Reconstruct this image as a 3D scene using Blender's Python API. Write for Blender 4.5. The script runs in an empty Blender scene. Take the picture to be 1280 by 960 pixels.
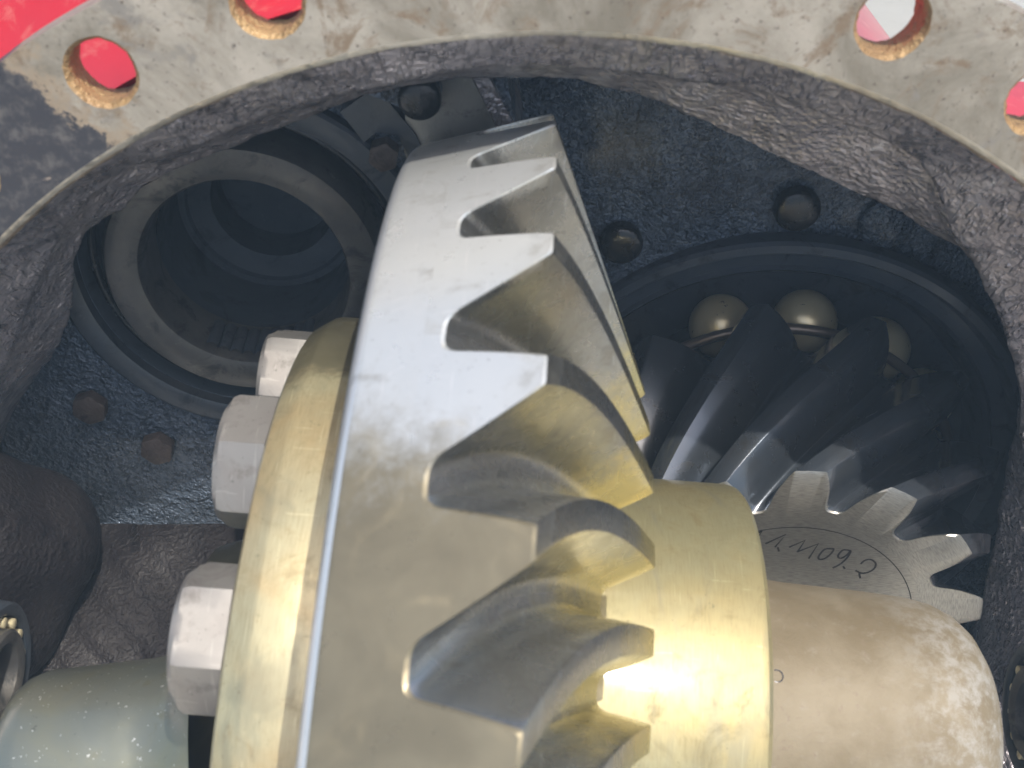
import bpy, bmesh, math, random
import numpy as np
from math import sin, cos, tan, pi, radians, atan2, hypot, sqrt
from mathutils import Matrix, Vector, noise as MN

S = bpy.context.scene
COL = S.collection
# ------------------------------------------------------------------ camera, world, sun, exposure
# authoring unit: centimetres, camera at the origin, +Y into the housing, Z up; converted to metres
U = 0.01
GLARE_DENSITY = 0.15      # density of the added lens-glare veil, per metre
LIFT = Vector((0, 0, 1.15))           # height of the phone above the yard, metres
PITCH = math.atan(0.714)
cam = bpy.data.cameras.new('camera')
cam_o = bpy.data.objects.new('camera', cam)
COL.objects.link(cam_o)
cam_o.location = LIFT
cam_o.rotation_euler = (pi / 2 - PITCH, 0, 0)
cam.sensor_width = 36.0
cam.lens = 36.0 * 1500 / 1280
cam.clip_start = 0.005
cam.clip_end = 3000
cam.dof.use_dof = True
cam.dof.focus_distance = 0.37
cam.dof.aperture_fstop = 34
S.camera = cam_o

SUN_DIR = Vector((0.32, -0.50, 1.12)).normalized()   # towards the sun
world = bpy.data.worlds.new('World')
S.world = world
world.use_nodes = True
wn = world.node_tree
sky = wn.nodes.new('ShaderNodeTexSky')
sky.sky_type = 'NISHITA'
sky.sun_disc = False
sky.sun_elevation = math.asin(SUN_DIR.z)
sky.sun_rotation = atan2(SUN_DIR.x, SUN_DIR.y)
sky.dust_density = 5.0
sky.ozone_density = 0.6
sky.air_density = 0.9
bg = wn.nodes['Background']
bg.inputs['Strength'].default_value = 0.14
wn.links.new(sky.outputs[0], bg.inputs[0])
sun = bpy.data.lights.new('sun', 'SUN')
sun.energy = 3.0
sun.angle = radians(0.53)
sun.color = (1.0, 0.94, 0.84)
sun_o = bpy.data.objects.new('sun', sun)
COL.objects.link(sun_o)
sun_o.rotation_euler = SUN_DIR.to_track_quat('Z', 'Y').to_euler()
S.cycles.caustics_reflective = False
S.view_settings.view_transform = 'Standard'
S.view_settings.look = 'None'
S.view_settings.exposure = 0.5
S.view_settings.gamma = 1.0

# ------------------------------------------------------------------ camera ray helper (measuring only)
CP, SP = cos(PITCH), sin(PITCH)
def unp(px, py, Y):
    X = (px - 640) / 1500.0; Z = -(py - 480) / 1500.0
    y = CP + Z * SP; z = -SP + Z * CP
    s = Y / y
    return np.array([X * s, Y, z * s])

# ------------------------------------------------------------------ materials
def ramp(nt, src, p0, p1, smooth=False):
    r = nt.nodes.new('ShaderNodeMapRange')
    r.inputs['From Min'].default_value = p0
    r.inputs['From Max'].default_value = p1
    r.interpolation_type = 'SMOOTHSTEP' if smooth else 'LINEAR'
    nt.links.new(src, r.inputs['Value'])
    return r.outputs['Result']

def noise(nt, vec, scale, detail=6, rough=0.6, dist=0.0):
    n = nt.nodes.new('ShaderNodeTexNoise')
    n.inputs['Scale'].default_value = scale
    n.inputs['Detail'].default_value = detail
    n.inputs['Roughness'].default_value = rough
    n.inputs['Distortion'].default_value = dist
    nt.links.new(vec, n.inputs['Vector'])
    return n.outputs['Fac']

def coords(nt, scale=(1, 1, 1), rot=(0, 0, 0), loc=(0, 0, 0)):
    tc = nt.nodes.new('ShaderNodeTexCoord')
    mp = nt.nodes.new('ShaderNodeMapping')
    mp.inputs['Scale'].default_value = [100 * s for s in scale]
    mp.inputs['Rotation'].default_value = rot
    mp.inputs['Location'].default_value = loc
    nt.links.new(tc.outputs['Object'], mp.inputs['Vector'])
    return mp.outputs['Vector']

def mix(nt, fac, a, b):
    m = nt.nodes.new('ShaderNodeMix')
    m.data_type = 'RGBA'
    for sock, v in ((m.inputs[6], a), (m.inputs[7], b)):
        if isinstance(v, (tuple, list)):
            sock.default_value = (*v, 1)
        else:
            nt.links.new(v, sock)
    if isinstance(fac, float): m.inputs[0].default_value = fac
    else: nt.links.new(fac, m.inputs[0])
    return m.outputs[2]

def mathn(nt, op, a, b=None):
    m = nt.nodes.new('ShaderNodeMath'); m.operation = op
    for i, v in enumerate((a, b)):
        if v is None: continue
        if isinstance(v, (int, float)): m.inputs[i].default_value = v
        else: nt.links.new(v, m.inputs[i])
    return m.outputs[0]

class Mat:
    def __init__(s, name, metallic=0.0, rough=0.5, coat=0.0, spec=0.5):
        s.m = bpy.data.materials.new(name); s.m.use_nodes = True
        s.nt = s.m.node_tree
        s.b = s.nt.nodes['Principled BSDF']
        s.b.inputs['Metallic'].default_value = metallic
        s.b.inputs['Roughness'].default_value = rough
        s.b.inputs['Coat Weight'].default_value = coat
        s.b.inputs['Coat Roughness'].default_value = 0.12
        s.b.inputs['Specular IOR Level'].default_value = spec
        s.v = coords(s.nt)
    def base(s, c):
        if isinstance(c, (tuple, list)): s.b.inputs['Base Color'].default_value = (*c, 1)
        else: s.nt.links.new(c, s.b.inputs['Base Color'])
    def rough(s, r): s.nt.links.new(r, s.b.inputs['Roughness'])
    def metal(s, r): s.nt.links.new(r, s.b.inputs['Metallic'])
    def bump(s, parts):
        """parts: list of (height socket, strength, distance in cm)"""
        prev = None
        for h, st, d in parts:
            bn = s.nt.nodes.new('ShaderNodeBump')
            bn.inputs['Strength'].default_value = st
            bn.inputs['Distance'].default_value = d * U
            s.nt.links.new(h, bn.inputs['Height'])
            if prev is not None: s.nt.links.new(prev, bn.inputs['Normal'])
            prev = bn.outputs['Normal']
        s.nt.links.new(prev, s.b.inputs['Normal'])
    def N(s, scale, detail=6, rough=0.6, dist=0.0, vec=None): return noise(s.nt, vec if vec is not None else s.v, scale, detail, rough, dist)
    def R(s, src, a, b, sm=True): return ramp(s.nt, src, a, b, sm)
    def X(s, f, a, b): return mix(s.nt, f, a, b)

def mat_flange():
    m = Mat('bare_flange_steel', 0.35, 0.5)
    n1 = m.N(0.30, 8, .68, .8); n2 = m.N(.9, 9, .72, .8); n3 = m.N(7, 6, .7)
    c = m.X(m.R(n1, .35, .65), (.215, .195, .155), (.47, .435, .375))
    c = m.X(m.R(n2, .50, .64), c, (.235, .18, .125))
    c = m.X(m.R(m.N(.9, 6, .6, 1., coords(m.nt, loc=(7, 3, 1))), .56, .68), c, (.26, .245, .22))
    c = m.X(m.R(m.N(2.6, 8, .75, .5, coords(m.nt, loc=(2, 9, 4))), .60, .68), c, (.33, .295, .24))
    c = m.X(m.R(n3, .56, .70), c, (.085, .062, .05))
    c = m.X(m.R(m.N(12, 6, .7), .60, .72), c, (.30, .28, .235))
    # remains of old dark paint on the left end of the ring, edge eaten by rust
    sep = m.nt.nodes.new('ShaderNodeSeparateXYZ'); m.nt.links.new(m.v, sep.inputs[0])
    edge = mathn(m.nt, 'ADD', mathn(m.nt, 'MULTIPLY', sep.outputs[0], -1.0), mathn(m.nt, 'MULTIPLY', mathn(m.nt, 'SUBTRACT', m.N(1.1, 8, .7, .3), .5), 5.0))
    edge = mathn(m.nt, 'ADD', edge, mathn(m.nt, 'MULTIPLY', sep.outputs[2], -0.85))
    pm = m.R(edge, -3.55, -3.25)
    rim = m.R(edge, -4.2, -3.4)
    c = m.X(rim, c, (.36, .29, .21))
    dark = m.X(m.R(m.N(3, 8, .7), .45, .7), (.035, .036, .045), (.11, .105, .105))
    dark = m.X(m.R(m.N(1.7, 8, .7, 1), .66, .72), dark, (.30, .25, .21))
    c = m.X(pm, c, dark)
    m.base(c)
    m.rough(m.R(n2, .2, .8)); 
    rr = mathn(m.nt, 'ADD', mathn(m.nt, 'MULTIPLY', n2, .35), .30); m.rough(rr)
    m.metal(mathn(m.nt, 'MULTIPLY', mathn(m.nt, 'SUBTRACT', 1.0, pm), .35))
    sc = m.N(3, 4, .6, 0, coords(m.nt, (.35, 1, 3), (0, .5, 0)))
    m.bump([(n3, .25, .03), (sc, .2, .02), (pm, .5, .02)])
    return m.m

def mat_cast(name, c0, c1, rough=.38, bscale=7, bstr=.7, bd=.06, metallic=0.0, glint=False, coat=.3, scratch=False, glintc=(.62, .58, .58), spec=.5):
    m = Mat(name, metallic, rough, coat, spec)
    n1 = m.N(.5, 6, .6); n2 = m.R(m.N(bscale * .8, 2, .5), .38, .74); n3 = m.N(bscale * 2.0, 2, .5)
    c = m.X(m.R(n1, .35, .65), c0, c1)
    c = m.X(m.R(m.N(2.2, 8, .7), .6, .75), c, tuple(min(1, x * 1.5) for x in c1))
    c = m.X(m.R(m.N(1.1, 8, .7, .6), .52, .66), c, tuple(x * .55 for x in c0))
    m.base(c)
    vor = m.nt.nodes.new('ShaderNodeTexVoronoi'); vor.inputs['Scale'].default_value = bscale * 1.1
    m.nt.links.new(m.v, vor.inputs['Vector'])
    pt_ = m.R(m.N(.7, 4, .6, .5), .38, .62)
    m.rough(mathn(m.nt, 'ADD', mathn(m.nt, 'MULTIPLY', pt_, .22), rough - .06))
    n2 = mathn(m.nt, 'MULTIPLY', n2, mathn(m.nt, 'ADD', mathn(m.nt, 'MULTIPLY', pt_, .75), .25))
    parts = [(n2, bstr, bd * 1.5), (vor.outputs['Distance'], bstr * .6, bd * 1.0), (n3, bstr * .7, bd * .7)]
    if glint:
        gl = m.R(m.N(bscale * 2.6, 3, .6), .70, .76)
        c = m.X(gl, c, glintc); m.base(c)  # pale glint specks painted into the base colour
        m.metal(mathn(m.nt, 'ADD', mathn(m.nt, 'MULTIPLY', gl, .8), metallic))
    if scratch:
        s = m.N(4.0, 3, .5, .2, coords(m.nt, (2.2, .3, .6), (0, 0.9, .2)))
        parts.append((m.R(s, .5, .66), .8, .14))
    m.bump(parts)
    return m.m

def mat_gear(name, base, oil, rough=.34, oilamt=.5, metallic=.85, streak=(1, 1, 1), grime=.25, coat=.3):
    m = Mat(name, metallic, rough, coat)
    n1 = m.N(.28, 5, .55, .8); n2 = m.N(1.3, 8, .65, .4); n3 = m.N(5, 8, .7)
    c = m.X(m.R(n1, .5 - .3 * oilamt, .95 - .3 * oilamt), base, oil)
    c = m.X(m.R(n2, .56, .78), c, tuple(x * .72 for x in oil))
    c = m.X(m.R(n3, .62, .74), c, tuple(x * (1 - grime) * .6 for x in base))
    m.base(c)
    m.rough(mathn(m.nt, 'ADD', mathn(m.nt, 'MULTIPLY', n2, .30), rough - .15))
    f = m.N(9, 3, .5, 0, coords(m.nt, streak))
    m.bump([(m.N(.9, 3, .5, .3), .35, .03), (f, .10 if name != 'ground_pinion_face' else .35, .02), (n3, .12, .012)])
    if name in ('crown_gear_steel', 'tooth_flank_steel', 'oily_yellow_case', 'oily_golden_flange', 'zinc_bolt'):
        sc1 = m.R(m.N(1.0, 2, .5, .1, coords(m.nt, (14, .8, .8), (.2, .3, .5))), .66, .72)
        sc2 = m.R(m.N(1.0, 2, .5, .1, coords(m.nt, (1.0, 16, 1.2), (.6, .1, -.4))), .68, .73)
        sm = m.R(m.N(.8, 9, .72, 1.0, coords(m.nt, loc=(3, 1, 8))), .50, .70)
        c = m.X(mathn(m.nt, 'MULTIPLY', mathn(m.nt, 'MAXIMUM', sc1, sc2), .45), c, tuple(min(.9, x * 1.5) for x in base))
        c = m.X(mathn(m.nt, 'MULTIPLY', sm, .55), c, tuple(x * .55 for x in oil))
        c = m.X(m.R(m.N(16, 3, .6), .68, .74), c, tuple(x * .35 for x in oil))
        m.base(c)
        m.rough(mathn(m.nt, 'ADD', mathn(m.nt, 'MULTIPLY', sm, .22), mathn(m.nt, 'ADD', mathn(m.nt, 'MULTIPLY', n2, .25), rough - .18)))
    if name in ('oily_yellow_case', 'oily_golden_flange'):  # turning rings, plus dark reflection streaks and blotches painted into the colour
        c = m.X(mathn(m.nt, 'MULTIPLY', m.R(f, .45, .68), .35), c, tuple(x * .6 for x in oil))
        c = m.X(mathn(m.nt, 'MULTIPLY', m.R(m.N(.55, 4, .6, .8, coords(m.nt, (1.6, .5, .5), loc=(4, 2, 6))), .48, .66), .5), c, (.24, .235, .17))
        m.base(c)
    if name == 'ground_pinion_face': m.base(m.X(m.R(f, .35, .7), c, tuple(x * .62 for x in base)))
    if name == 'oily_green_shaft':
        sp_ = m.R(m.N(11, 2, .5), .69, .73)
        m.base(m.X(sp_, c, (.80, .80, .72)))
    return m.m

def oil_reflection_tint(mname, colour, expr, width=.5):
    """tints in an oil stain or a painted reflection with a drippy outline; expr builds a mask value from the differential's axes"""
    m = bpy.data.materials[mname]; nt = m.node_tree; b = nt.nodes['Principled BSDF']
    tc = nt.nodes.new('ShaderNodeTexCoord'); tc.object = D
    mp = nt.nodes.new('ShaderNodeMapping'); mp.inputs['Scale'].default_value = (100, 100, 100)
    nt.links.new(tc.outputs['Object'], mp.inputs['Vector'])
    sep = nt.nodes.new('ShaderNodeSeparateXYZ'); nt.links.new(mp.outputs['Vector'], sep.inputs[0])
    n = noise(nt, mp.outputs['Vector'], .9, 5, .6, .4)
    val = mathn(nt, 'ADD', expr(nt, sep), mathn(nt, 'ADD', mathn(nt, 'MULTIPLY', mathn(nt, 'SUBTRACT', n, .5), 2.8), mathn(nt, 'MULTIPLY', mathn(nt, 'SUBTRACT', noise(nt, mp.outputs['Vector'], 4.0, 6, .7, .8), .5), 1.6)))
    old = b.inputs['Base Color'].links[0].from_socket
    c2 = mix(nt, ramp(nt, noise(nt, mp.outputs['Vector'], .5, 6, .6, .6), .35, .65, True), colour, tuple(x * 1.25 for x in colour))
    nt.links.new(mix(nt, ramp(nt, val, 0, width, True), old, c2), b.inputs['Base Color'])
def mat_dusty():
    m = Mat('dusty_cast_hub', 0.15, .62)
    n1 = m.N(.45, 6, .6, .5); n2 = m.N(2.2, 8, .7, .8); n3 = m.N(6, 8, .7)
    c = m.X(m.R(n1, .35, .65), (.175, .142, .088), (.235, .20, .138))
    c = m.X(m.R(m.N(3.0, 8, .75, .2), .52, .80), c, (.26, .235, .185))
    c = m.X(m.R(n3, .55, .75), c, (.19, .145, .10))
    sep = m.nt.nodes.new('ShaderNodeSeparateXYZ'); m.nt.links.new(m.v, sep.inputs[0])
    c = m.X(mathn(m.nt, 'MULTIPLY', m.R(sep.outputs[0], 8.0, 10.6), m.R(m.N(2.0, 9, .8, .25), .42, .62)), c, (.33, .32, .29))
    m.base(c)
    m.bump([(n2, .35, .05), (n3, .4, .03)])
    return m.m

def mat_red():
    m = Mat('red_tractor_paint', 0, .28, .5)
    c = m.X(m.R(m.N(.3, 4), .4, .7), (.52, .012, .022), (.42, .010, .018))
    c = m.X(m.R(m.N(1.3, 8, .7, .5), .52, .70), c, (.56, .10, .085))
    c = m.X(m.R(m.N(5, 6, .7), .66, .74), c, (.20, .015, .015))
    m.base(c); m.bump([(m.N(6, 5), .08, .03)])
    return m.m

def mat_ground():
    m = Mat('dry_pale_yard', 0, .9)
    m.nt.nodes.remove(m.nt.nodes['Mapping'])
    tc = m.nt.nodes['Texture Coordinate']
    v = tc.outputs['Object']
    c = m.X(m.R(m.N(.8, 8, .65, 0, v), .35, .7), (.50, .45, .36), (.60, .56, .48))
    c = m.X(m.R(m.N(22, 8, .7, 0, v), .55, .7), c, (.36, .31, .23))
    m.base(c); m.bump([(m.N(30, 5, .6, 0, v), .3, .5)])
    return m.m

M = {}
M['flange'] = mat_flange()
M['seal_edge'] = mat_cast('rusty_chamfer', (.42, .33, .235), (.30, .215, .145), .5, 9, .8, .05, .2, coat=0)
M['edge'] = mat_cast('bare_bright_edge', (.68, .64, .55), (.58, .52, .42), .34, 9, .4, .02, .5, coat=0)
M['hole'] = mat_cast('rusty_thread', (.40, .27, .13), (.27, .17, .085), .5, 11, .8, .05, .2, coat=0)
M['lip'] = mat_cast('oily_lip_casting', (.46, .42, .445), (.58, .535, .555), .29, 6, .55, .055, .55, scratch=True, coat=.8, glint=False)
M['lip_rough'] = mat_cast('oily_rough_casting', (.44, .40, .42), (.57, .525, .54), .29, 6, .7, .075, .55, coat=.8, glint=False)
M['lump'] = mat_cast('oily_shade_darkened_casting', (.014, .0115, .013), (.021, .018, .019), .5, 9, .5, .045, coat=.04, spec=.25)  # base darkened in place of shade over the lump and floor
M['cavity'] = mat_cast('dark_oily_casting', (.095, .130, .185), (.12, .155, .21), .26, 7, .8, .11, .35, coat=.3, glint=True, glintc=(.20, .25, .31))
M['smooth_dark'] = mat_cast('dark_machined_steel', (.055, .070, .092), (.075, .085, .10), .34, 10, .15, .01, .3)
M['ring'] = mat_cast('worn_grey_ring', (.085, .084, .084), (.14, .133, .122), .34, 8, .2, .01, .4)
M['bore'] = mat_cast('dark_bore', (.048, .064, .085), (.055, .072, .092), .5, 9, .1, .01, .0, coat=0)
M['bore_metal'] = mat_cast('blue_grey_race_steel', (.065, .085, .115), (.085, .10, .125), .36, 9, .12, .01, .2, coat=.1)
M['pad'] = mat_cast('machined_grey_pad', (.34, .33, .30), (.40, .385, .35), .4, 12, .2, .02, .5)
M['bolt_dark'] = mat_cast('dark_bolt', (.018, .021, .026), (.03, .03, .032), .16, 10, .3, .02, .4)
M['bolt_rust'] = mat_cast('brown_bolt_end', (.085, .062, .052), (.115, .09, .078), .5, 8, .4, .03, .2, coat=0)
M['red'] = mat_red()
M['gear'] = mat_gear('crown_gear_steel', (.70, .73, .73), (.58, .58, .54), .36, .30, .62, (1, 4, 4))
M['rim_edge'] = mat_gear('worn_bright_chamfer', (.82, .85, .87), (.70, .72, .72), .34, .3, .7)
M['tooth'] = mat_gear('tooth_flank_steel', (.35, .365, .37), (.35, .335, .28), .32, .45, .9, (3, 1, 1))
M['case'] = mat_gear('oily_yellow_case', (.345, .325, .19), (.36, .295, .135), .56, .6, .6, (7, .3, .3), .3, .5)
M['ringflange'] = mat_gear('oily_golden_flange', (.54, .505, .32), (.54, .41, .21), .42, .55, .5, (7, .3, .3), .3, .4)
M['bolt'] = mat_gear('zinc_bolt', (.29, .28, .265), (.20, .175, .16), .45, .3, .5, (1, 6, 6), .5, .1)
M['hub'] = mat_dusty()
M['shaft'] = mat_gear('oily_green_shaft', (.30, .32, .27), (.38, .36, .22), .40, .5, .8, (1, 5, 5), .4, .6)
M['pinion'] = mat_gear('oily_pinion_steel', (.115, .135, .165), (.15, .15, .145), .24, .4, .75, (6, 1, 6), .4, .9)
M['face'] = mat_gear('ground_pinion_face', (.43, .42, .385), (.34, .325, .28), .36, .4, .85, (.5, 1, 5), .3, .1)
M['ball'] = mat_gear('polished_ball', (.90, .80, .52), (.84, .70, .38), .32, .3, .5, (1, 1, 1), .1, .2)
M['cage'] = mat_gear('brown_cage_steel', (.24, .20, .17), (.20, .15, .12), .36, .4, .6)
M['ink'] = mat_cast('dark_scribed_line', (.012, .011, .010), (.018, .016, .015), .7, 9, .1, .01, .1, coat=0)
M['ground'] = mat_ground()

# ------------------------------------------------------------------ object helpers
def thing(name, label, cat, loc=(0, 0, 0), group=None, rot=None):
    o = bpy.data.objects.new(name, None); COL.objects.link(o)
    o.empty_display_size = 0.02
    L = Vector(loc) * U + LIFT
    o.matrix_world = Matrix.Translation(L) @ (rot.to_4x4() if rot is not None else Matrix.Identity(4))
    o['label'] = label; o['category'] = cat
    if group: o['group'] = group
    return o

def mesh_obj(name, V, F, mat, parent=None, smooth=35, local=False, mats=None, midx=None):
    """V in cm: thing-local when local, else scene coordinates"""
    me = bpy.data.meshes.new(name)
    inv = parent.matrix_world.inverted() if parent is not None else None
    P = []
    for v in V:
        p = Vector((float(v[0]), float(v[1]), float(v[2]))) * U
        if not local:
            p = p + LIFT
            if inv is not None: p = inv @ p
        P.append(p)
    me.from_pydata(P, [], F)
    for mm in ([mat] if mats is None else mats): me.materials.append(mm)
    if midx is not None: me.polygons.foreach_set('material_index', midx)
    me.update()
    bm = bmesh.new(); bm.from_mesh(me)
    bmesh.ops.recalc_face_normals(bm, faces=bm.faces)
    bm.to_mesh(me); bm.free()
    if smooth:
        me.polygons.foreach_set('use_smooth', [True] * len(me.polygons))
        me.set_sharp_from_angle(angle=radians(smooth))
    o = bpy.data.objects.new(name, me); COL.objects.link(o)
    if parent is not None: o.parent = parent
    return o

def link_copy(o, parent, mw_local=None):
    c = o.copy(); COL.objects.link(c); c.parent = parent
    c.matrix_parent_inverse = Matrix.Identity(4)
    if mw_local is not None: c.matrix_local = mw_local
    return c

def revolve(prof, frame, n=96, a0=0.0, a1=2 * pi, jitter=0.0, seed=0):
    """prof: (t, r) along axis; frame: (c, a, v, w); angle 0 = w, +90 = v"""
    c, a, v, w = [np.array(x, float) for x in frame]
    full = abs(a1 - a0 - 2 * pi) < 1e-6
    N = n if full else n + 1
    rnd = random.Random(seed)
    V, F = [], []
    for (t, r) in prof:
        for i in range(N):
            th = a0 + (a1 - a0) * i / n
            rr = r + (rnd.uniform(-jitter, jitter) if jitter else 0)
            V.append(c + t * a + rr * (cos(th) * w + sin(th) * v))
    for j in range(len(prof) - 1):
        for i in range(n):
            i2 = (i + 1) % N
            F.append((j * N + i, j * N + i2, (j + 1) * N + i2, (j + 1) * N + i))
    return V, F

def merge(*vf):
    V, F = [], []
    for v, f in vf:
        o = len(V); V += list(v); F += [tuple(i + o for i in q) for q in f]
    return V, F

def tube(pts, r, n=8, closed=False):
    pts = [Vector(p) for p in pts]
    V, F = [], []
    m = len(pts)
    for i, p in enumerate(pts):
        d = (pts[(i + 1) % m] - pts[i - 1]) if closed or 0 < i < m - 1 else (pts[1] - pts[0] if i == 0 else pts[-1] - pts[-2])
        d.normalize()
        u = d.cross(Vector((0.31, 0.2, 0.93))).normalized(); w = d.cross(u)
        for k in range(n):
            t = 2 * pi * k / n
            V.append(p + r * (cos(t) * u + sin(t) * w))
    for i in range(m if closed else m - 1):
        for k in range(n):
            F.append((i * n + k, i * n + (k + 1) % n, ((i + 1) % m) * n + (k + 1) % n, ((i + 1) % m) * n + k))
    if not closed:
        F.append(tuple(range(n))); F.append(tuple(range((m - 1) * n, m * n)))
    return V, F

def hexhead(R, h, chamf=.12, n=6, rot=0.0):
    """hex bolt head, base at x=0, pointing to -x; corners radius R"""
    V, F = [], []
    N = 48
    def hexr(th):
        k = (th - rot) % (pi / 3) - pi / 6
        return R * cos(pi / 6) / cos(k)
    rings = [(0, lambda th: hexr(th)), (-(h - chamf * R), lambda th: min(hexr(th), R * 1.0)),
             (-(h - chamf * R * .45), lambda th: min(hexr(th), R * .955)), (-h, lambda th: min(hexr(th), R * .84)), ]
    for x, fn in rings:
        for i in range(N):
            th = 2 * pi * i / N
            r = fn(th); V.append((x, r * sin(th), r * cos(th)))
    for j in range(len(rings) - 1):
        for i in range(N):
            F.append((j * N + i, j * N + (i + 1) % N, (j + 1) * N + (i + 1) % N, (j + 1) * N + i))
    F.append(tuple(range((len(rings) - 1) * N, len(rings) * N)))
    return V, F

def sphere(R, nu=32, nv=20):
    V, F = [], []
    for j in range(nv + 1):
        ph = pi * j / nv
        for i in range(nu):
            th = 2 * pi * i / nu
            V.append((R * sin(ph) * cos(th), R * sin(ph) * sin(th), R * cos(ph)))
    for j in range(nv):
        for i in range(nu):
            F.append((j * nu + i, j * nu + (i + 1) % nu, (j + 1) * nu + (i + 1) % nu, (j + 1) * nu + i))
    return V, F

def filled(loops, Y):
    """flat face in the plane y=Y bounded by loops of (x, z), holes allowed"""
    bm = bmesh.new(); edges = []
    for L in loops:
        vs = [bm.verts.new((p[0], Y, p[1])) for p in L]
        for i in range(len(vs)): edges.append(bm.edges.new((vs[i], vs[(i + 1) % len(vs)])))
    bmesh.ops.triangle_fill(bm, use_beauty=True, edges=edges)
    bm.verts.index_update()
    V = [tuple(v.co) for v in bm.verts]; F = [tuple(v.index for v in f.verts) for f in bm.faces]
    bm.free()
    return V, F

def circle(cx, cz, r, n, a0=0.0):
    return [(cx + r * sin(a0 + 2 * pi * i / n), cz + r * cos(a0 + 2 * pi * i / n)) for i in range(n)]

# ------------------------------------------------------------------ ground
g = mesh_obj('ground', [(-1400, -1400, -115), (1400, -1400, -115), (1400, 1400, -115), (-1400, 1400, -115)], [(0, 1, 2, 3)], M['ground'], None, 0)
g['kind'] = 'structure'

# ------------------------------------------------------------------ axle housing
MK = 20.5 / 19.0
YF = 20.5                       # plane of the flange
FC = (0.60 * MK, -21.17 * MK)             # centre of the opening (x, z)
RIN, ROUT, RB = 14.555 * MK, 16.67 * MK, 15.70 * MK
HX = thing('axle_housing', 'red painted cast axle housing with a bare bolt flange round its open dark cavity', 'axle housing', (FC[0], YF, FC[1]))
HOLE_R = 0.62 * MK
hole_ang = [radians(x) for x in (-27.9, -16.6, 20.5, 31.6, 44.0, 56.0, 68.0, -40.0, -52.0, -64.0)]
holes = [(FC[0] + RB * sin(t), FC[1] + RB * cos(t)) for t in hole_ang]
rnd = random.Random(3)
outer = [(FC[0] + (ROUT + rnd.uniform(-.015, .015)) * sin(2 * pi * i / 260), FC[1] + (ROUT + rnd.uniform(-.015, .015)) * cos(2 * pi * i / 260)) for i in range(260)]
inner = circle(FC[0], FC[1], RIN + .03, 260)
def hole_loop(h, r, n=40, j=.012): return [(h[0] + (r + rnd.uniform(-j, j)) * sin(2 * pi * i / n), h[1] + (r + rnd.uniform(-j, j)) * cos(2 * pi * i / n)) for i in range(n)]
hl = [hole_loop(h, HOLE_R) for h in holes]
TH = 0.75                       # flange thickness
front = filled([outer, inner] + hl, YF)
back = filled([outer, inner] + hl, YF + TH)
def wall(loop, y0, y1):
    n = len(loop)
    V = [(p[0], y0, p[1]) for p in loop] + [(p[0], y1, p[1]) for p in loop]
    return V, [(i, (i + 1) % n, n + (i + 1) % n, n + i) for i in range(n)]
fl = mesh_obj('flange', *merge(front, wall(outer, YF, YF + TH), back), M['flange'], HX, 35)
fl['label'] = 'bare steel bolt flange with rust stains and remains of dark paint'
for h, L in zip(holes, hl):
    n = len(L)
    L2 = [(h[0] + (p[0] - h[0]) * .86, h[1] + (p[1] - h[1]) * .86) for p in L]
    V = []; F = []
    rows = [(0.0, 1.0), (.07, .90), (.2, .86), (.35, .89), (.5, .85), (TH, .87)]
    for y, k in rows:
        for p in L: V.append((h[0] + (p[0] - h[0]) * (k + rnd.uniform(-.02, .02) * (y > 0)), YF + y, h[1] + (p[1] - h[1]) * (k + rnd.uniform(-.02, .02) * (y > 0))))
    for j in range(len(rows) - 1):
        for i in range(n): F.append((j * n + i, j * n + (i + 1) % n, (j + 1) * n + (i + 1) % n, (j + 1) * n + i))
    mesh_obj('bolt_hole', V, F, M['hole'], HX, 60)

# lip of the opening: measured edge lines, each with its own depth
def polar_curve(pts):
    out = []
    for px, py, Y in pts:
        Y = Y * MK
        p = unp(px, py, Y)
        out.append((atan2(p[0] - FC[0], p[2] - FC[1]), hypot(p[0] - FC[0], p[2] - FC[1]), Y))
    out.sort()
    return np.array(out)
Bpx = [(0, 482, 21.70), (14, 447, 21.50), (39, 381, 21.20), (52, 344, 21.00), (66, 313, 20.80), (83, 284, 20.60), (112, 247, 20.40), (157, 211, 20.40), (206, 196, 20.30), (262, 176, 20.30),
       (337, 146, 20.30), (375, 131, 20.30), (480, 109, 20.30), (550, 90, 20.30), (625, 84, 20.30), (700, 83, 20.30), (775, 92, 20.30), (860, 100, 20.30), (931, 112, 20.30),
       (1010, 133, 20.30), (1062, 157, 20.40), (1122, 184, 20.60), (1149, 199, 20.50), (1162, 221, 20.65), (1177, 255, 20.85), (1197, 304, 21.10), (1216, 322, 21.20), (1231, 356, 21.35),
       (1260, 430, 21.70), (1275, 485, 21.90), (1275, 545, 22.00)]
Cpx = [(0, 555, 24.80), (8, 535, 24.60), (45, 472, 24.00), (61, 451, 23.70), (74, 432, 23.40), (83, 407, 23.20), (90, 381, 22.90), (92, 345, 22.50), (92, 318, 22.00), (107, 290, 22.20), (154, 262, 21.90), (180, 232, 21.80),
       (230, 209, 21.80), (300, 180, 21.80), (345, 161, 21.80), (400, 140, 21.80), (450, 121, 21.80), (520, 105, 21.80), (575, 99, 21.80), (650, 97, 21.80), (720, 100, 21.80), (775, 112, 21.80),
       (847, 137, 21.90), (900, 160, 22.00), (950, 184, 22.00), (1010, 212, 22.10), (1060, 235, 22.20), (1130, 268, 22.30), (1165, 293, 22.40), (1197, 308, 22.50), (1217, 330, 22.00), (1232, 362, 22.30),
       (1262, 436, 23.10), (1275, 495, 23.70), (1262, 560, 24.40), (1248, 630, 24.80), (1232, 720, 25.00), (1214, 800, 25.00)]
Bc, Cc = polar_curve(Bpx), polar_curve(Cpx)
NP = 420
phis = [-pi + 2 * pi * i / NP for i in range(NP)]
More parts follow.
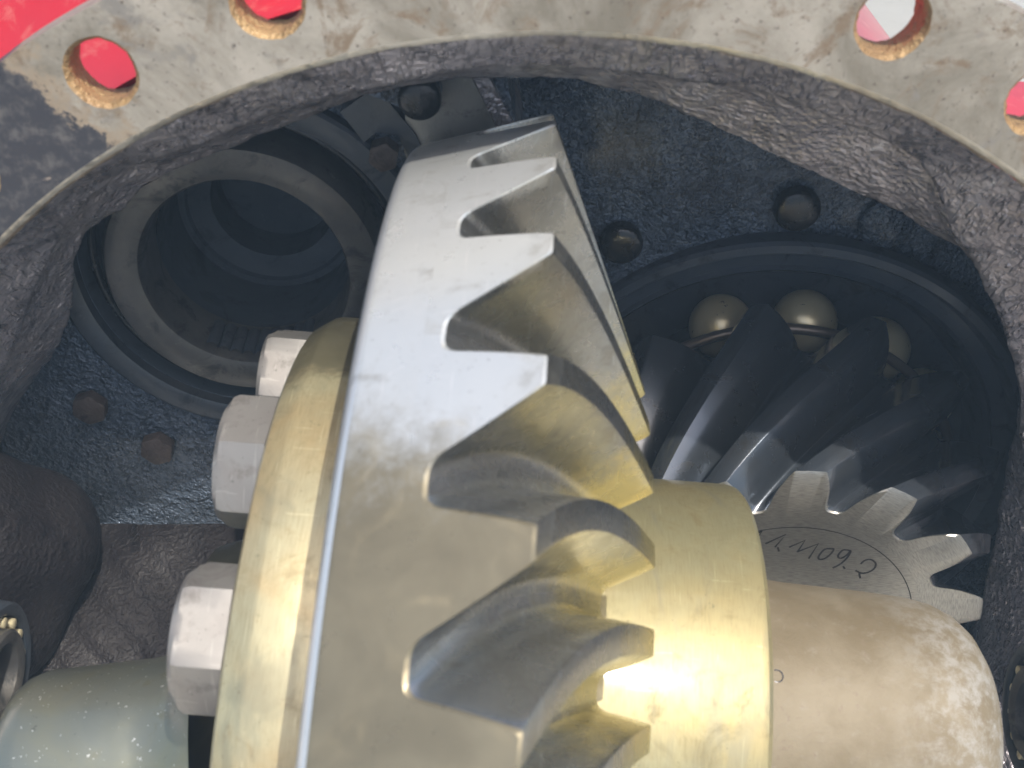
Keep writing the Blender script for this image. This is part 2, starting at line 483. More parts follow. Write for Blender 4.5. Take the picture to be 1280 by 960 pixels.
def samp(c, ph, rlow, ylow):
    lo, hi = c[0, 0], c[-1, 0]
    if lo <= ph <= hi:
        return float(np.interp(ph, c[:, 0], c[:, 1])), float(np.interp(ph, c[:, 0], c[:, 2]))
    e = c[0] if ph < lo else c[-1]
    d = (lo - ph) if ph < lo else (ph - hi)
    k = min(1, d / .5); k = k * k * (3 - 2 * k)
    return e[1] * (1 - k) + rlow * k, e[2] * (1 - k) + ylow * k
def ring_pts(fn):
    out = []
    for ph in phis:
        r, y = fn(ph); out.append((FC[0] + r * sin(ph), y, FC[1] + r * cos(ph)))
    return out
def wob(ph, f, s): return sin(ph * f + s) * .5 + sin(ph * f * 2.3 + s * 2) * .3 + sin(ph * f * 5.1 + s * 3) * .2
def fA(ph): return RIN + .03, YF
def fA2(ph): return RIN - .08 + .02 * wob(ph, 30, 1), YF + .05
def fA3(ph): return RIN - .16 + .03 * wob(ph, 40, 2), YF + .30
def fB(ph):
    r, y = samp(Bc, ph, 13.9 * MK, 22.0 * MK); return r + .03 * wob(ph, 37, 4), y
def fC(ph):
    r, y = samp(Cc, ph, 13.6 * MK, 23.5 * MK); return r + .025 * wob(ph, 41, 7), y
def fB2(ph):   # small undercut ledge just behind the first band
    rb, yb = fB(ph); rc, yc = fC(ph)
    k = max(0.0, min(1.0, (yc - yb) / .8))
    return rb + .05 * k, yb + .18 * k + .02
def mid(f1, f2, k, bulge):
    def f(ph):
        r1, y1 = f1(ph); r2, y2 = f2(ph)
        return r1 * (1 - k) + r2 * k + bulge + .03 * wob(ph, 53, k * 9), y1 * (1 - k) + y2 * k
    return f
def loft(fns, sub=1, n=NP):
    ph_ = [-pi + 2 * pi * i / n for i in range(n)]
    rows = []
    for f in fns:
        out = []
        for ph in ph_:
            r, y = f(ph); out.append((FC[0] + r * sin(ph), y, FC[1] + r * cos(ph)))
        rows.append(np.array(out))
    full = []
    for a, b in zip(rows[:-1], rows[1:]):
        full += [a + (b - a) * k / sub for k in range(sub)]
    full.append(rows[-1])
    V = [tuple(p) for r in full for p in r]
    F = [(j * n + i, j * n + (i + 1) % n, (j + 1) * n + (i + 1) % n, (j + 1) * n + i) for j in range(len(full) - 1) for i in range(n)]
    return V, F
def roughen(o, amp, sc, seed=0.0, keep_rows=0, n=0):
    """real cast relief: lumps and pits along the vertex normals (cm)"""
    me = o.data
    nm = [v.normal.copy() for v in me.vertices]
    last = len(me.vertices)
    for i, v in enumerate(me.vertices):
        p = v.co * 100
        q = Vector((p.x + seed, p.y, p.z)) * sc
        h = .55 * MN.noise(q) + .30 * MN.noise(q * 2.3) + .22 * MN.noise(q * 5.1) + .35 * MN.noise(q * .35)
        k = 0.15 if n and (i < n * keep_rows or i >= last - n * keep_rows) else 1.0
        v.co += nm[i] * (h * amp * k * U)
    me.update()
mesh_obj('seal_edge', *loft([fA, fA2, fA3]), None, HX, 60, mats=[M['edge'], M['seal_edge']], midx=[0] * NP + [1] * NP)
lip_o = mesh_obj('inner_lip', *loft([fA3, mid(fA3, fB, .5, .02), fB, fB2], 7, 1300), M['lip'], HX, 80)
roughen(lip_o, .028, 1.0, 0, 1, 1300)
def shell_r(ph):               # neck of the casting; slimmer on the right
    d = math.degrees(ph)
    k = max(0, min(1, (d - 2) / 14)); k = k * k * (3 - 2 * k)
    k2 = max(0, min(1, (d - 62) / 25)); k2 = k2 * k2 * (3 - 2 * k2)
    k3 = max(0, min(1, (-d - 40) / 20)); k3 = k3 * k3 * (3 - 2 * k3)
    return MK * ((14.72 + .75 * k3) * (1 - k) + (13.80 + 1.6 * k2) * k)
def fC2(ph):
    r, y = fC(ph); return min(r + .35, max(shell_r(ph) - .16, r)), y + .5
def fC3(ph):
    r, y = fC(ph); return max(shell_r(ph) - .14, r + .001), y + 1.1
mouth_o = mesh_obj('cavity_mouth', *loft([fB2, mid(fB2, fC, .35, .04), mid(fB2, fC, .7, .03), fC, fC2, fC3], 6, 1300), M['lip_rough'], HX, 80)
roughen(mouth_o, .055, 1.7, 5, 1, 1300)
YW_R, YW_L = 30.6, 27.0
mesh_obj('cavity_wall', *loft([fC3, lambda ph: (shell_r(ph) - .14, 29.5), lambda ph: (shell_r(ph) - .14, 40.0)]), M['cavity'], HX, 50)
def flare(ph):
    d = math.degrees(ph)
    k = max(0, 1 - max(0, min(1, (d - 23) / 6)) + max(0, min(1, (d - 78) / 10)))
    return k * k * (3 - 2 * k)
mesh_obj('outer_body', *loft([lambda ph: (shell_r(ph) - .02 + .6 * max(0, 1), YF + TH + .01), lambda ph: (shell_r(ph) + .2, YF + TH + .35), lambda ph: (shell_r(ph), YF + TH + 1.0), lambda ph: (shell_r(ph), 24.5), lambda ph: (shell_r(ph) + 2.4 * flare(ph), 27), lambda ph: (shell_r(ph) + 8 * flare(ph), 33), lambda ph: (shell_r(ph) + 10 * flare(ph), 52), lambda ph: (5, 54), lambda ph: (.1, 54)]), M['red'], HX, 50)

# rear wall (right part) with the pinion bore, left bulkhead with the hollow hub bore
BRG = np.array([7.9, -24.85]); BR = 8.0
BORE = np.array([-6.9, -15.55]); BORE_R = 4.28
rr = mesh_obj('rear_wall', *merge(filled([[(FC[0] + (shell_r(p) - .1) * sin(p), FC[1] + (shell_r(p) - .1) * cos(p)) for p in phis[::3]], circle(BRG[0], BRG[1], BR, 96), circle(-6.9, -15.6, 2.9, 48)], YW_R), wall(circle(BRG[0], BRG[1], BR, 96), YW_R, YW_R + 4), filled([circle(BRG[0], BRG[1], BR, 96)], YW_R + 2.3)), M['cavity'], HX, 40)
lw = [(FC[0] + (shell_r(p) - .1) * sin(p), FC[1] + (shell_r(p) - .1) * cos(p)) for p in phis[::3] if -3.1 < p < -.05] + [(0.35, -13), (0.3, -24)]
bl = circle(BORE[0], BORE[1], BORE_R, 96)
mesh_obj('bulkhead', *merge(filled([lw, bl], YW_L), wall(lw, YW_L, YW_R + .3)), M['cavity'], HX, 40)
# groove behind the ring so the bore reads as a stack of rings
gfr = ((BORE[0], 0, BORE[1]), (0, 1, 0), (1, 0, 0), (0, 0, 1))
mesh_obj('bore_wall', *revolve([(YW_L, BORE_R), (YW_L + .15, BORE_R - .05), (YW_L + 1.6, BORE_R - .1), (YW_L + 1.6, 3.4)], gfr, 96), M['bore'], HX, 40)

# raised machined pad and casting ribs above the gear
def box(x0, x1, y0, y1, z0, z1, ch=.06):
    bm = bmesh.new()
    r = bmesh.ops.create_cube(bm, size=1)
    for v in bm.verts:
        v.co = Vector(((x0 + x1) / 2 + v.co.x * (x1 - x0), (y0 + y1) / 2 + v.co.y * (y1 - y0), (z0 + z1) / 2 + v.co.z * (z1 - z0)))
    bmesh.ops.bevel(bm, geom=list(bm.edges), offset=ch, segments=2, affect='EDGES', profile=.5)
    bm.verts.index_update()
    V = [tuple(v.co) for v in bm.verts]; F = [tuple(v.index for v in f.verts) for f in bm.faces]
    bm.free(); return V, F
def prism(px, Y, depth, push=0):
    """solid plate: outline measured in the plane Y, extruded straight back"""
    L = [unp(x, y, Y) for x, y in px]
    n = len(L)
    V = [tuple(p) for p in L] + [(p[0], p[1] + depth, p[2]) for p in L]
    F = [tuple(range(n)), tuple(range(2 * n - 1, n - 1, -1))] + [(i, (i + 1) % n, n + (i + 1) % n, n + i) for i in range(n)]
    return V, F
pad = mesh_obj('machined_pad', *prism([(508, 95), (588, 95), (640, 200), (640, 270), (530, 250), (505, 190)], 26.6, 1.0), M['pad'], HX, 30)
pad['label'] = 'flat grey machined pad with scratches behind the top of the crown gear'
mesh_obj('casting_rib', *prism([(588, 90), (608, 90), (650, 170), (660, 260), (640, 262), (636, 190)], 26.75, 3.6), M['lip_rough'], HX, 30)
mesh_obj('casting_boss', *prism([(440, 110), (500, 60), (545, 90), (552, 118), (540, 138), (520, 144), (490, 130)], 26.1, 1.2), M['cavity'], HX, 30)
mesh_obj('casting_block', *prism([(425, 140), (470, 108), (520, 170), (530, 192), (515, 205), (498, 170), (470, 165), (455, 178)], 26.5, .9), M['smooth_dark'], HX, 30)

# ------------------------------------------------------------------ hollow splined hub at the left
fy = lambda c, y: ((c[0], y, c[1]), (0, 1, 0), (1, 0, 0), (0, 0, 1))
HB = thing('splined_hub', 'hollow grey splined hub ring set deep in the dark left wall', 'hub', (BORE[0], YW_L, BORE[1]))
HC = (-6.85, -15.58)
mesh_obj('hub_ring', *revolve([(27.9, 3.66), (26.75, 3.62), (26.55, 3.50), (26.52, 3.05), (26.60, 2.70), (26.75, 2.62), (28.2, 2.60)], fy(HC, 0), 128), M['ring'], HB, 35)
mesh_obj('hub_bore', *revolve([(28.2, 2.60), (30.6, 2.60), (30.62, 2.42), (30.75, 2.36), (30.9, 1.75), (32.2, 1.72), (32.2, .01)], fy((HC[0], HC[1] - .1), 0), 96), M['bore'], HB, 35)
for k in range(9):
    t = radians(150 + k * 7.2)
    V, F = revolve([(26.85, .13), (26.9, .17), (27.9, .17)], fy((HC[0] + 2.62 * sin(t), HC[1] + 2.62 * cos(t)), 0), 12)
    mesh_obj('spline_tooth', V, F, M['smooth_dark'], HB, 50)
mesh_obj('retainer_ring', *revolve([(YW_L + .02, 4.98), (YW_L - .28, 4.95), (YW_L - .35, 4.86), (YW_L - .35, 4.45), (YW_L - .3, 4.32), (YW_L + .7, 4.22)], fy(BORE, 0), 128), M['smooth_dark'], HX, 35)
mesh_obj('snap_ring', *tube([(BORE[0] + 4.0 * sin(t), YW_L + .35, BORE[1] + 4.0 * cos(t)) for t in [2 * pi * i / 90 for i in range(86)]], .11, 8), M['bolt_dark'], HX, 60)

def ybolt(name, px, Y, R, h, mat, label, rot=0.2, hexed=True):
    p = unp(px[0], px[1], Y)
    if hexed: V, F = hexhead(R, h, .14, rot=rot); V = [(v[1] + p[0], v[0] + p[1], v[2] + p[2]) for v in V]
    else: V, F = revolve([(0, R), (-h + .14, R), (-h + .05, R * .93), (-h, R * .8), (-h - .03, R * .4), (-h - .03, .01)], fy((p[0], p[2]), 0 + p[1]), 32)
    b = mesh_obj(name, V, F, mat, HX, 35)
    b['label'] = label
    V, F = revolve([(.02, R * 1.22), (-.06, R * 1.2), (-.08, R * 1.15), (-.08, R * .5)], fy((p[0], p[2]), p[1]), 32)
    mesh_obj('washer', V, F, M['smooth_dark'], b, 35)
    return b
ybolt('hex_bolt', (481, 188), 26.4, .38, .45, M['bolt_rust'], 'small brown ended bolt in the dark recess beside the machined pad')
ybolt('hex_bolt', (115, 505), 26.9, .50, .35, M['bolt_rust'], 'dim brown hex bolt below the hub ring, nearest the left housing lip')
ybolt('hex_bolt', (199, 556), 26.9, .50, .35, M['bolt_rust'], 'dim reddish brown hex bolt below the hub ring, nearest the zinc bolts')
ybolt('wall_bolt', (776, 300), 30.5, .62, .42, M['bolt_dark'], 'glossy black round bolt head on the rear wall right beside the crown gear teeth', hexed=False)
ybolt('wall_bolt', (995, 258), 30.5, .66, .38, M['bolt_dark'], 'black round bolt head on the rear wall above the pinion bearing', hexed=False)
ybolt('wall_bolt', (1108, 280), 30.5, .80, .18, M['cavity'], 'faint low round plug on the rear wall close under the right lip', hexed=False)
ybolt('pad_bolt', (525, 120), 26.0, .5, .35, M['bolt_dark'], 'oily black bolt head under the lip at the top of the machined pad', hexed=False)

# ------------------------------------------------------------------ drive pinion
PK = Vector((0.0682, 0.99767, 0)).normalized()
PU = PK.cross(Vector((0, 0, 1))).normalized(); PZ = PU.cross(PK)
prot = Matrix((PU, PK, PZ)).transposed()
PC = (7.643, 23.467, -24.784)
PN = 13
sc = 33.5 / 33.0
PRr, PRt, PL, PRh, PTW = 3.962 * sc, 5.187 * sc, 5.258 * sc, 6.936 * sc, 0.843
PP = thing('drive_pinion', 'dark oily pinion gear with curved teeth and handwritten numbers on its grey face', 'pinion gear', PC, rot=prot)
PRh_root = 5.45
def profile(tw, g, n=6, bulge=.004):
    """half-symmetric tooth profile over one pitch: (u, h)"""
    L = [(-.5, 0.0), (-.5 + g * .45, 0.003), (-.5 + g * .8, .022), (-.5 + g * 1.08, .068), (-.5 + g * 1.25, .125)]
    u0, h0 = -.5 + g * 1.38, .19
    for i in range(n + 1):
        k = i / n
        h = h0 + (.955 - h0) * k
        u = u0 + (-tw - .006 - u0) * k - bulge * sin(pi * k)
        L.append((u, h))
    L += [(-tw + .006, .988), (-tw + .024, 1.0)]
    return L + [(0.0, 1.0)] + [(-u, h) for u, h in reversed(L)]
def pinion_tooth():
    NS = 22
    V, F, MI = [], [], []
    rows = []
    pitch = 2 * pi / PN
    def pt(s, u, h, dy=0.0):
        r = (PRr + (PRh_root - PRr) * s) * (1 - h) + (PRt + (PRh - PRt) * s) * h
        th = pitch * u + PTW * (s + .42 * s * (1 - s)) + pitch * (-.10) * (1 - h) * (1 - s)
        return (r * sin(th), PL * s + dy, r * cos(th))
    tw0, tw1, g0, g1 = .165, .085, .11, .10
    for j in range(NS + 1):
        s = j / NS
        s2 = .008 + s * .984
        pr = profile(tw0 + (tw1 - tw0) * s, g0 + (g1 - g0) * s, bulge=.02)
        rows.append([pt(s2, u, h) for u, h in pr])
    n = len(rows[0])
    for r in rows: V += r
    for j in range(NS):
        for i in range(n - 1): F.append((j * n + i, j * n + i + 1, (j + 1) * n + i + 1, (j + 1) * n + i)); MI.append(0)
    # toe face (flat, y=0) with a small chamfer, down to inner ring
    b = len(V)
    pr = profile(tw0, g0, bulge=.02)
    for u, h in pr:
        V.append(pt(0, u * (1 if h < .9 else .9), h * .96 - .02))
    b2 = len(V)
    for u, h in pr:
        th = pitch * u - pitch * .10
        V.append((3.62 * sin(th), 0, 3.62 * cos(th)))
    for i in range(n - 1):
        F.append((i, i + 1, b + i + 1, b + i)); MI.append(1)
        F.append((b + i, b + i + 1, b2 + i + 1, b2 + i)); MI.append(1)
    # heel face
    b3 = len(V); pr = profile(tw1, g1, bulge=.02)
    for u, h in pr: V.append(pt(1, u, h * .95 - .03))
    b4 = len(V)
    for u, h in pr:
        th = pitch * u + PTW; V.append((4.6 * sin(th), PL + .25, 4.6 * cos(th)))
    o = NS * n
    for i in range(n - 1):
        F.append((o + i, o + i + 1, b3 + i + 1, b3 + i)); MI.append(0)
        F.append((b3 + i, b3 + i + 1, b4 + i + 1, b4 + i)); MI.append(0)
    return V, F, MI
V, F, MI = pinion_tooth()
pt0 = mesh_obj('tooth', V, F, None, PP, 32, True, mats=[M['pinion'], M['face']], midx=MI)
PH0 = -0.019
for k in range(PN):
    R = Matrix.Rotation(PH0 + k * 2 * pi / PN, 4, 'Y')
    if k == 0: pt0.matrix_local = R
    else: link_copy(pt0, PP, R)
lf = ((0, 0, 0), (0, 1, 0), (1, 0, 0), (0, 0, 1))
mesh_obj('end_face', *revolve([(0, 3.62), (0, 3.44), (0.0, .01)], lf, 96), M['face'], PP, 30, True)
mesh_obj('shaft', *revolve([(PL + .25, 4.6), (PL + .3, 4.4), (PL + 4, 4.4)], lf, 64), M['pinion'], PP, 30, True)
# scribed circle and handwriting, shallow dark strokes on the end face
def ppt(px, py):
    """point of the photograph's ray on the pinion's end face, pinion-local (x, z)"""
    d = Vector(((px - 640) / 1500, CP - (py - 480) / 1500 * SP, -SP - (py - 480) / 1500 * CP))
    nrm = PK; c = Vector(PC)
    p = d * (c.dot(nrm) / d.dot(nrm)) - c
    return p.dot(PU), p.dot(PZ)
def strip(pts, w, y=-.006):
    V, F = [], []
    P = [Vector((p[0], p[1])) for p in pts]
    for i, p in enumerate(P):
        d = (P[min(i + 1, len(P) - 1)] - P[max(i - 1, 0)]).normalized()
        nn = Vector((-d.y, d.x)) * w * .5
        V += [(p.x + nn.x, y, p.y + nn.y), (p.x - nn.x, y, p.y - nn.y)]
    for i in range(len(P) - 1): F.append((2 * i, 2 * i + 1, 2 * i + 3, 2 * i + 2))
    return V, F
mesh_obj('scribed_circle', *strip([(3.40 * sin(t), 3.40 * cos(t)) for t in [2 * pi * i / 120 for i in range(121)]], .028), M['ink'], PP, 0, True)
def crv(pts, n=6):
    out = []
    P = [pts[0]] + pts + [pts[-1]]
    for i in range(1, len(P) - 2):
        for k in range(n):
            t = k / n
            q = []
            for a in (0, 1):
                p0, p1, p2, p3 = P[i - 1][a], P[i][a], P[i + 1][a], P[i + 2][a]
                q.append(.5 * (2 * p1 + (p2 - p0) * t + (2 * p0 - 5 * p1 + 4 * p2 - p3) * t * t + (3 * p1 - p0 - 3 * p2 + p3) * t ** 3))
            out.append(tuple(q))
    return out + [pts[-1]]
glyphs = [[[(60, 245), (150, 198), (118, 238)]], [[(168, 272), (286, 218), (222, 292)]], [[(238, 292), (246, 316)]],
          [[(303, 292), (395, 252), (350, 320)]], [[(350, 318), (470, 272), (415, 357)]],
          [crv([(545, 300), (505, 305), (472, 345), (480, 362), (515, 352), (548, 322), (558, 303), (545, 300)])],
          [crv([(655, 312), (612, 308), (582, 342), (600, 355), (635, 335), (655, 312), (640, 345), (600, 385), (552, 411)])],
          [[(612, 400), (622, 416)]],
          [crv([(712, 388), (735, 368), (770, 362), (798, 385), (788, 415), (755, 435), (715, 440), (682, 424)]), [(704, 440), (710, 470)]]]
for gl in glyphs:
    parts = []
    for st in gl:
        parts.append(strip([ppt(920 + x * .21875, 620 + y * .21875) for x, y in st], .055))
    mesh_obj('scribed_digit', *merge(*parts), M['ink'], PP, 0, True)

# ------------------------------------------------------------------ pinion bearing
AX = lambda y: (PC[0] + PK.x / PK.y * (y - PC[1]), y, PC[2])
bc = AX(30.3)
BG = thing('pinion_bearing', 'ball bearing behind the pinion teeth with steel balls and a thin brown cage ring', 'ball bearing', bc, rot=prot)
mesh_obj('outer_race', *revolve([(.2, 8.35), (-.25, 8.3), (-.35, 8.2), (-.35, 7.95), (-.1, 7.80), (.2, 7.7), (.25, 7.25), (.1, 7.15), (.3, 7.0), (.6, 6.85), (1.0, 6.75), (1.4, 6.6), (1.45, 5.0)], lf, 144), M['bore_metal'], BG, 30, True)
mesh_obj('inner_race', *revolve([(.3, 4.45), (.3, 4.85), (.5, 5.0), (1.6, 4.9), (1.6, 4.5)], lf, 96), M['smooth_dark'], BG, 30, True)
NB = 14
sv, sf = sphere(.98)
b0 = mesh_obj('ball', sv, sf, M['ball'], BG, 60, True)
for k in range(NB):
    t = atan2(-1.86, 5.25) + k * 0.467 if k < 13 else None
    if t is None: break
    ml = Matrix.Translation(Vector((5.35 * sin(t), 0.25, 5.35 * cos(t))) * U) @ Matrix.Rotation(k * 1.3, 4, 'Y')
    if k == 0: b0.matrix_local = ml
    else: link_copy(b0, BG, ml)
mesh_obj('cage_ring', *tube([(5.72 * sin(t), -.80, 5.72 * cos(t)) for t in [2 * pi * i / 120 for i in range(120)]], .16, 10, True), M['cage'], BG, 60, True)

# ------------------------------------------------------------------ differential with crown gear
ga = Vector((0.99677305, -0.04263723, -0.06801136)); gv = Vector((-0.00483585, 0.81383392, -0.58107742)); gw = Vector((0.08012548, 0.57953121, 0.81100153))
grot = Matrix((ga, gv, gw)).transposed()
GC = (-0.1971, 19.2460, -23.2300)
D = thing('differential', 'big steel crown gear bolted to an oily yellow differential case', 'differential', GC, rot=grot)
GN = 32
gp = 2 * pi / GN
GPH = -0.3763
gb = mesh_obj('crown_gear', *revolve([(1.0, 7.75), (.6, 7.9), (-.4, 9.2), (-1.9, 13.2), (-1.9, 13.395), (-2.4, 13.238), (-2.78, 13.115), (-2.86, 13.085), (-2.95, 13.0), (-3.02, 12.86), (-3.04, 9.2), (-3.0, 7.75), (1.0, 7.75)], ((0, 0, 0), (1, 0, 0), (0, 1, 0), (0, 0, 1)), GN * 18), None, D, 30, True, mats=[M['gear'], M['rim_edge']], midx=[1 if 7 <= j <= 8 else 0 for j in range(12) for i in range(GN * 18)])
def crown_tooth():
    NS = 20
    Tr, Tt = (14.0, 0.0), (8.378, 2.457)
    Rr, Rt = (13.499, -1.586), (8.079, 1.508)
    SH = -.031
    def pt(s, u, h, ds=0.0):
        rt = Tr[0] + (Tt[0] - Tr[0]) * s; tt = Tr[1] + (Tt[1] - Tr[1]) * s
        r0 = Rr[0] + (Rt[0] - Rr[0]) * s; t0 = Rr[1] + (Rt[1] - Rr[1]) * s
        r = r0 + (rt - r0) * h; t = t0 + (tt - t0) * h
        th = -gp * u + .191 * s + TOOTH_BOW * 4 * s * (1 - s) + SH * (1 - h) * (1 - .6 * s)
        return (t, r * sin(th), r * cos(th))
    V, F, MI = [], [], []
    def prof(s): return profile(.105 + .045 * s, .13 + .02 * s, 7)
    n = len(prof(0))
    for j in range(NS + 1):
        s = j / NS; s2 = .007 + .986 * s
        V += [pt(s2, u, h) for u, h in prof(s)]
    for j in range(NS):
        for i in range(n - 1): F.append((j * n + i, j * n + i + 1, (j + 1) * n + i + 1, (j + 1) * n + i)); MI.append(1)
    b = len(V)
    hp = [(u * (1 if h < .9 else .93), h - .026 if h > .05 else h - .03) for u, h in prof(0)]
    V += [pt(0, u, h) for u, h in hp]
    b2 = len(V)
    for u, h in hp:
        th = -gp * u + SH; V.append((-1.9, 13.398 * sin(th), 13.398 * cos(th)))
    for i in range(n - 1):
        F.append((i, i + 1, b + i + 1, b + i)); MI.append(0)
        F.append((b + i, b + i + 1, b2 + i + 1, b2 + i)); MI.append(0)
    o = NS * n; b3 = len(V)
    tp = [(u, h * .97 - .03) for u, h in prof(1)]
    V += [pt(1, u, h) for u, h in tp]
    b4 = len(V)
    for u, h in tp:
        th = -gp * u + .191 + SH * .4; V.append((1.0, 7.78 * sin(th), 7.78 * cos(th)))
    for i in range(n - 1):
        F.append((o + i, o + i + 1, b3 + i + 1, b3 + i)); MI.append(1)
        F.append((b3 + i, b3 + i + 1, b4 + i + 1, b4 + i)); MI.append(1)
    return V, F, MI
TOOTH_BOW = 0.028
V, F, MI = crown_tooth()
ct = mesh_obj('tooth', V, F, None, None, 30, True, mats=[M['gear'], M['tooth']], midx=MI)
ct.parent = gb
for k in range(GN):
    th = GPH - gp * k
    R = Matrix.Rotation(-th, 4, 'X')
    if k == 0: ct.matrix_local = R
    else: link_copy(ct, gb, R)
xf = ((0, 0, 0), (1, 0, 0), (0, 1, 0), (0, 0, 1))
mesh_obj('bolt_flange', *revolve([(-2.9, 8.97), (-2.98, 9.0), (-4.55, 9.0), (-4.66, 8.97), (-5.04, 8.72), (-5.10, 8.62), (-5.12, 8.5), (-5.12, 4.0), (-7.2, 3.2), (-7.3, .01)], xf, 192), M['ringflange'], D, 25, True)
mesh_obj('case_drum', *revolve([(-1.0, 5.67), (5.0, 5.69), (5.16, 5.65), (5.26, 5.55), (5.28, 5.40), (5.30, 3.6)], xf, 160), M['case'], D, 25, True)
mesh_obj('hub', *revolve([(5.1, 3.95), (5.4, 3.62), (5.8, 3.47), (6.6, 3.40), (8.6, 3.33), (9.6, 3.27), (10.15, 3.17), (10.6, 2.98), (10.95, 2.7), (11.22, 2.32), (11.42, 1.8), (11.55, 1.1), (11.58, .6), (11.58, .01)], xf, 128), M['hub'], D, 40, True)
# small drilled oil hole near the drum
hp_ = Vector((5.72, 0, 0)); th_ = -1.02
V, F = revolve([(.03, .15), (.03, .12), (-.1, .10), (-.1, .01)], ((5.85, 3.44 * sin(th_), 3.44 * cos(th_)), (0, sin(th_), cos(th_)), (1, 0, 0), (0, cos(th_), -sin(th_))), 24)
mesh_obj('oil_hole', V, F, M['bolt_dark'], D, 40, True)
# bolts of the crown gear
BOLT_R, BOLT_TH0 = 7.35, -0.165
V, F = hexhead(1.40, 1.0, .16, rot=pi / 6)
bo = mesh_obj('bolt', V, F, M['bolt'], D, 28, True)
for k in range(12):
    th = BOLT_TH0 - 2 * pi / 12 * k
    ml = Matrix.Rotation(-th, 4, 'X') @ Matrix.Translation(Vector((-5.12, 0, BOLT_R)) * U)
    if k == 0: bo.matrix_local = ml
    else: link_copy(bo, D, ml)

# brown tint paints a person's reflection into the near gear rim; yellow oil pools at the inner ends of the teeth
oil_reflection_tint('crown_gear_steel', (.24, .21, .14), lambda nt, sp: mathn(nt, 'MULTIPLY', mathn(nt, 'SUBTRACT', 7.5, sp.outputs[2]), 1.3), 2.2)
def toe(nt, sp):
    r2 = mathn(nt, 'ADD', mathn(nt, 'MULTIPLY', sp.outputs[1], sp.outputs[1]), mathn(nt, 'MULTIPLY', sp.outputs[2], sp.outputs[2]))
    return mathn(nt, 'SUBTRACT', 10.6, mathn(nt, 'SQRT', r2))
oil_reflection_tint('oily_golden_flange', (.17, .155, .095), lambda nt, sp: mathn(nt, 'MULTIPLY', mathn(nt, 'ADD', sp.outputs[1], 5.6), 1.2), 1.5)  # darker far side of the flange: a dark reflection put into its colour
oil_reflection_tint('tooth_flank_steel', (.56, .48, .22), toe, 2.2)

# ------------------------------------------------------------------ shaft and side bearings
def camp(px, py, fwd):
    X = (px - 640) / 1500 * fwd; Z = -(py - 480) / 1500 * fwd
    return np.array([X, fwd * CP + Z * SP, -fwd * SP + Z * CP])
fwdv = np.array([0, CP, -SP]); upv = np.array([0, SP, CP]); rtv = np.array([1., 0, 0])
p1 = camp(40, 853, 26.0); p2 = camp(222, 832, 26.0)
ax = (p2 - p1); ln = np.linalg.norm(ax); ax /= ln
vv = np.cross(np.array([0, 0, 1.]), ax); vv /= np.linalg.norm(vv); ww = np.cross(ax, vv)
SR = 2.3
upn = upv - ax * (upv @ ax); upn /= np.linalg.norm(upn)
c0 = p1 - upn * SR * .97 - fwdv * (-SR * .25)
SH_ = thing('side_shaft', 'smooth oily green grey shaft running into the yellow flange at lower left', 'shaft', tuple(c0))
mesh_obj('shaft_body', *revolve([(-.72, .01), (-.72, 1.6), (-.66, 1.8), (-.5, 2.02), (-.25, 2.2), (0.1, SR), (2.4, SR), (2.9, SR + .05), (3.4, SR + .3), (3.9, SR + .8)], (c0, ax, vv, ww), 128), M['shaft'], SH_, 40)
def side_bearing(name, label, px, fwd, sx, R0):
    c = camp(px[0], px[1], fwd)
    a = np.array(ga) * sx
    v = np.array(gv); w = np.array(gw)
    t = thing(name, label, 'bearing', tuple(c))
    mesh_obj('outer_race', *revolve([(0.6, R0 + .05), (0, R0), (-.05, R0 - .06), (-.05, R0 - .22), (0, R0 - .30), (.5, R0 - .34)], (c, a, v, w), 72), M['smooth_dark'], t, 35)
    mesh_obj('inner_race', *revolve([(.5, R0 - .60), (-.1, R0 - .62), (-.16, R0 - .68), (-.16, R0 - .86), (-.1, R0 - .95), (.6, R0 - 1.0), (.6, .01)], (c, a, v, w), 72), M['ring'], t, 35)
    V, F = revolve([(.45, .13), (-.02, .13), (-.04, .10), (-.04, .01)], ((0, 0, 0), tuple(a), tuple(v), tuple(w)), 16)
    r0 = mesh_obj('roller', V, F, M['ball'], t, 35, True)
    for k in range(14):
        th = 2 * pi * k / 14
        pos = Matrix.Translation(Vector((R0 - .47) * (cos(th) * w + sin(th) * v)) * U)
        if k == 0: r0.matrix_local = pos
        else: link_copy(r0, t, pos)
    return t
side_bearing('side_bearing', 'roller bearing at the lower left, half hidden behind the green grey shaft', (0, 846), 27.8, -1, 1.72)
side_bearing('side_bearing', 'roller bearing at the lower right edge beside the dusty hub', (1292, 892), 29.0, 1, 1.75)
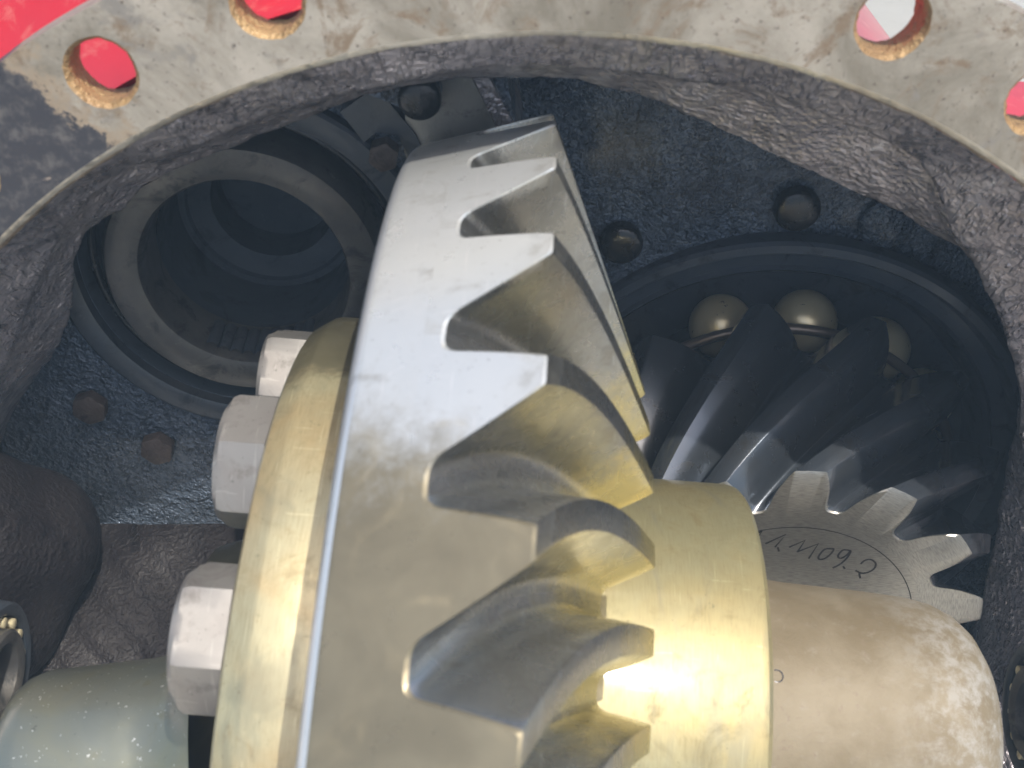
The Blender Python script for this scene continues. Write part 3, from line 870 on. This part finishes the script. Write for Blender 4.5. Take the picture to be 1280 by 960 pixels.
# cast bosses that hold the side bearings
cb = camp(-40, 800, 30.0)
mesh_obj('bearing_boss', *revolve([(-6, 4.3), (-1.2, 4.35), (-.5, 4.2), (0, 3.8), (.15, 3.2), (.2, 1.9), (-.5, 1.8)], (cb, np.array(ga), np.array(gv), np.array(gw)), 96), M['lip_rough'], HX, 40)
def lump(name, c, rx, ry, rz, seed, mat, amp=.12):
    V, F = sphere(1.0, 56, 36)
    out = []
    for v in V:
        n = sin(v[0] * 3.1 + seed) * sin(v[1] * 2.7 + seed * 2) * .5 + sin(v[2] * 4.3 + seed * 3 + v[0] * 2) * .4
        k = 1 + amp * n
        out.append(tuple(c + (v[0] * rx * rtv + v[1] * ry * fwdv + v[2] * rz * upv) * k))
    return mesh_obj(name, out, F, mat, HX, 60)
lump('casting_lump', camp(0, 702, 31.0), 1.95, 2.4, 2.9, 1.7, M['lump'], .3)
# sloping cast floor between the bulkhead and the lower left
V, F = [], []
NU, NV = 40, 30
for j in range(NV + 1):
    for i in range(NU + 1):
        px = -20 + 400 * i / NU; py = 655 + 330 * j / NV
        k = j / NV
        fw = 33.6 - 3.2 * k ** .8 - .8 * max(0, 1 - px / 120) ** 2
        p = camp(px, py, fw) 
        p = p + fwdv * (.08 * sin(px * .05 + py * .03) + .06 * sin(px * .11 - py * .09))
        V.append(tuple(p))
for j in range(NV):
    for i in range(NU): F.append((j * (NU + 1) + i, j * (NU + 1) + i + 1, (j + 1) * (NU + 1) + i + 1, (j + 1) * (NU + 1) + i))
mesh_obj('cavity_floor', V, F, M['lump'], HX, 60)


# ------------------------------------------------------------------ added volume veil standing in for glare in the lens
hz = bpy.data.materials.new('thin_glare_haze'); hz.use_nodes = True
hn = hz.node_tree; hn.nodes.clear()
ho = hn.nodes.new('ShaderNodeOutputMaterial'); hv = hn.nodes.new('ShaderNodeVolumePrincipled')
hv.inputs['Color'].default_value = (.52, .76, 1.0, 1)
hv.inputs['Density'].default_value = GLARE_DENSITY
hn.links.new(hv.outputs[0], ho.inputs['Volume'])
V, F = box(-1600, 1600, -1600, 1600, -215, 22, 1)
hb = mesh_obj('glare_haze', V, F, hz, None, 0)
hb['kind'] = 'stuff'
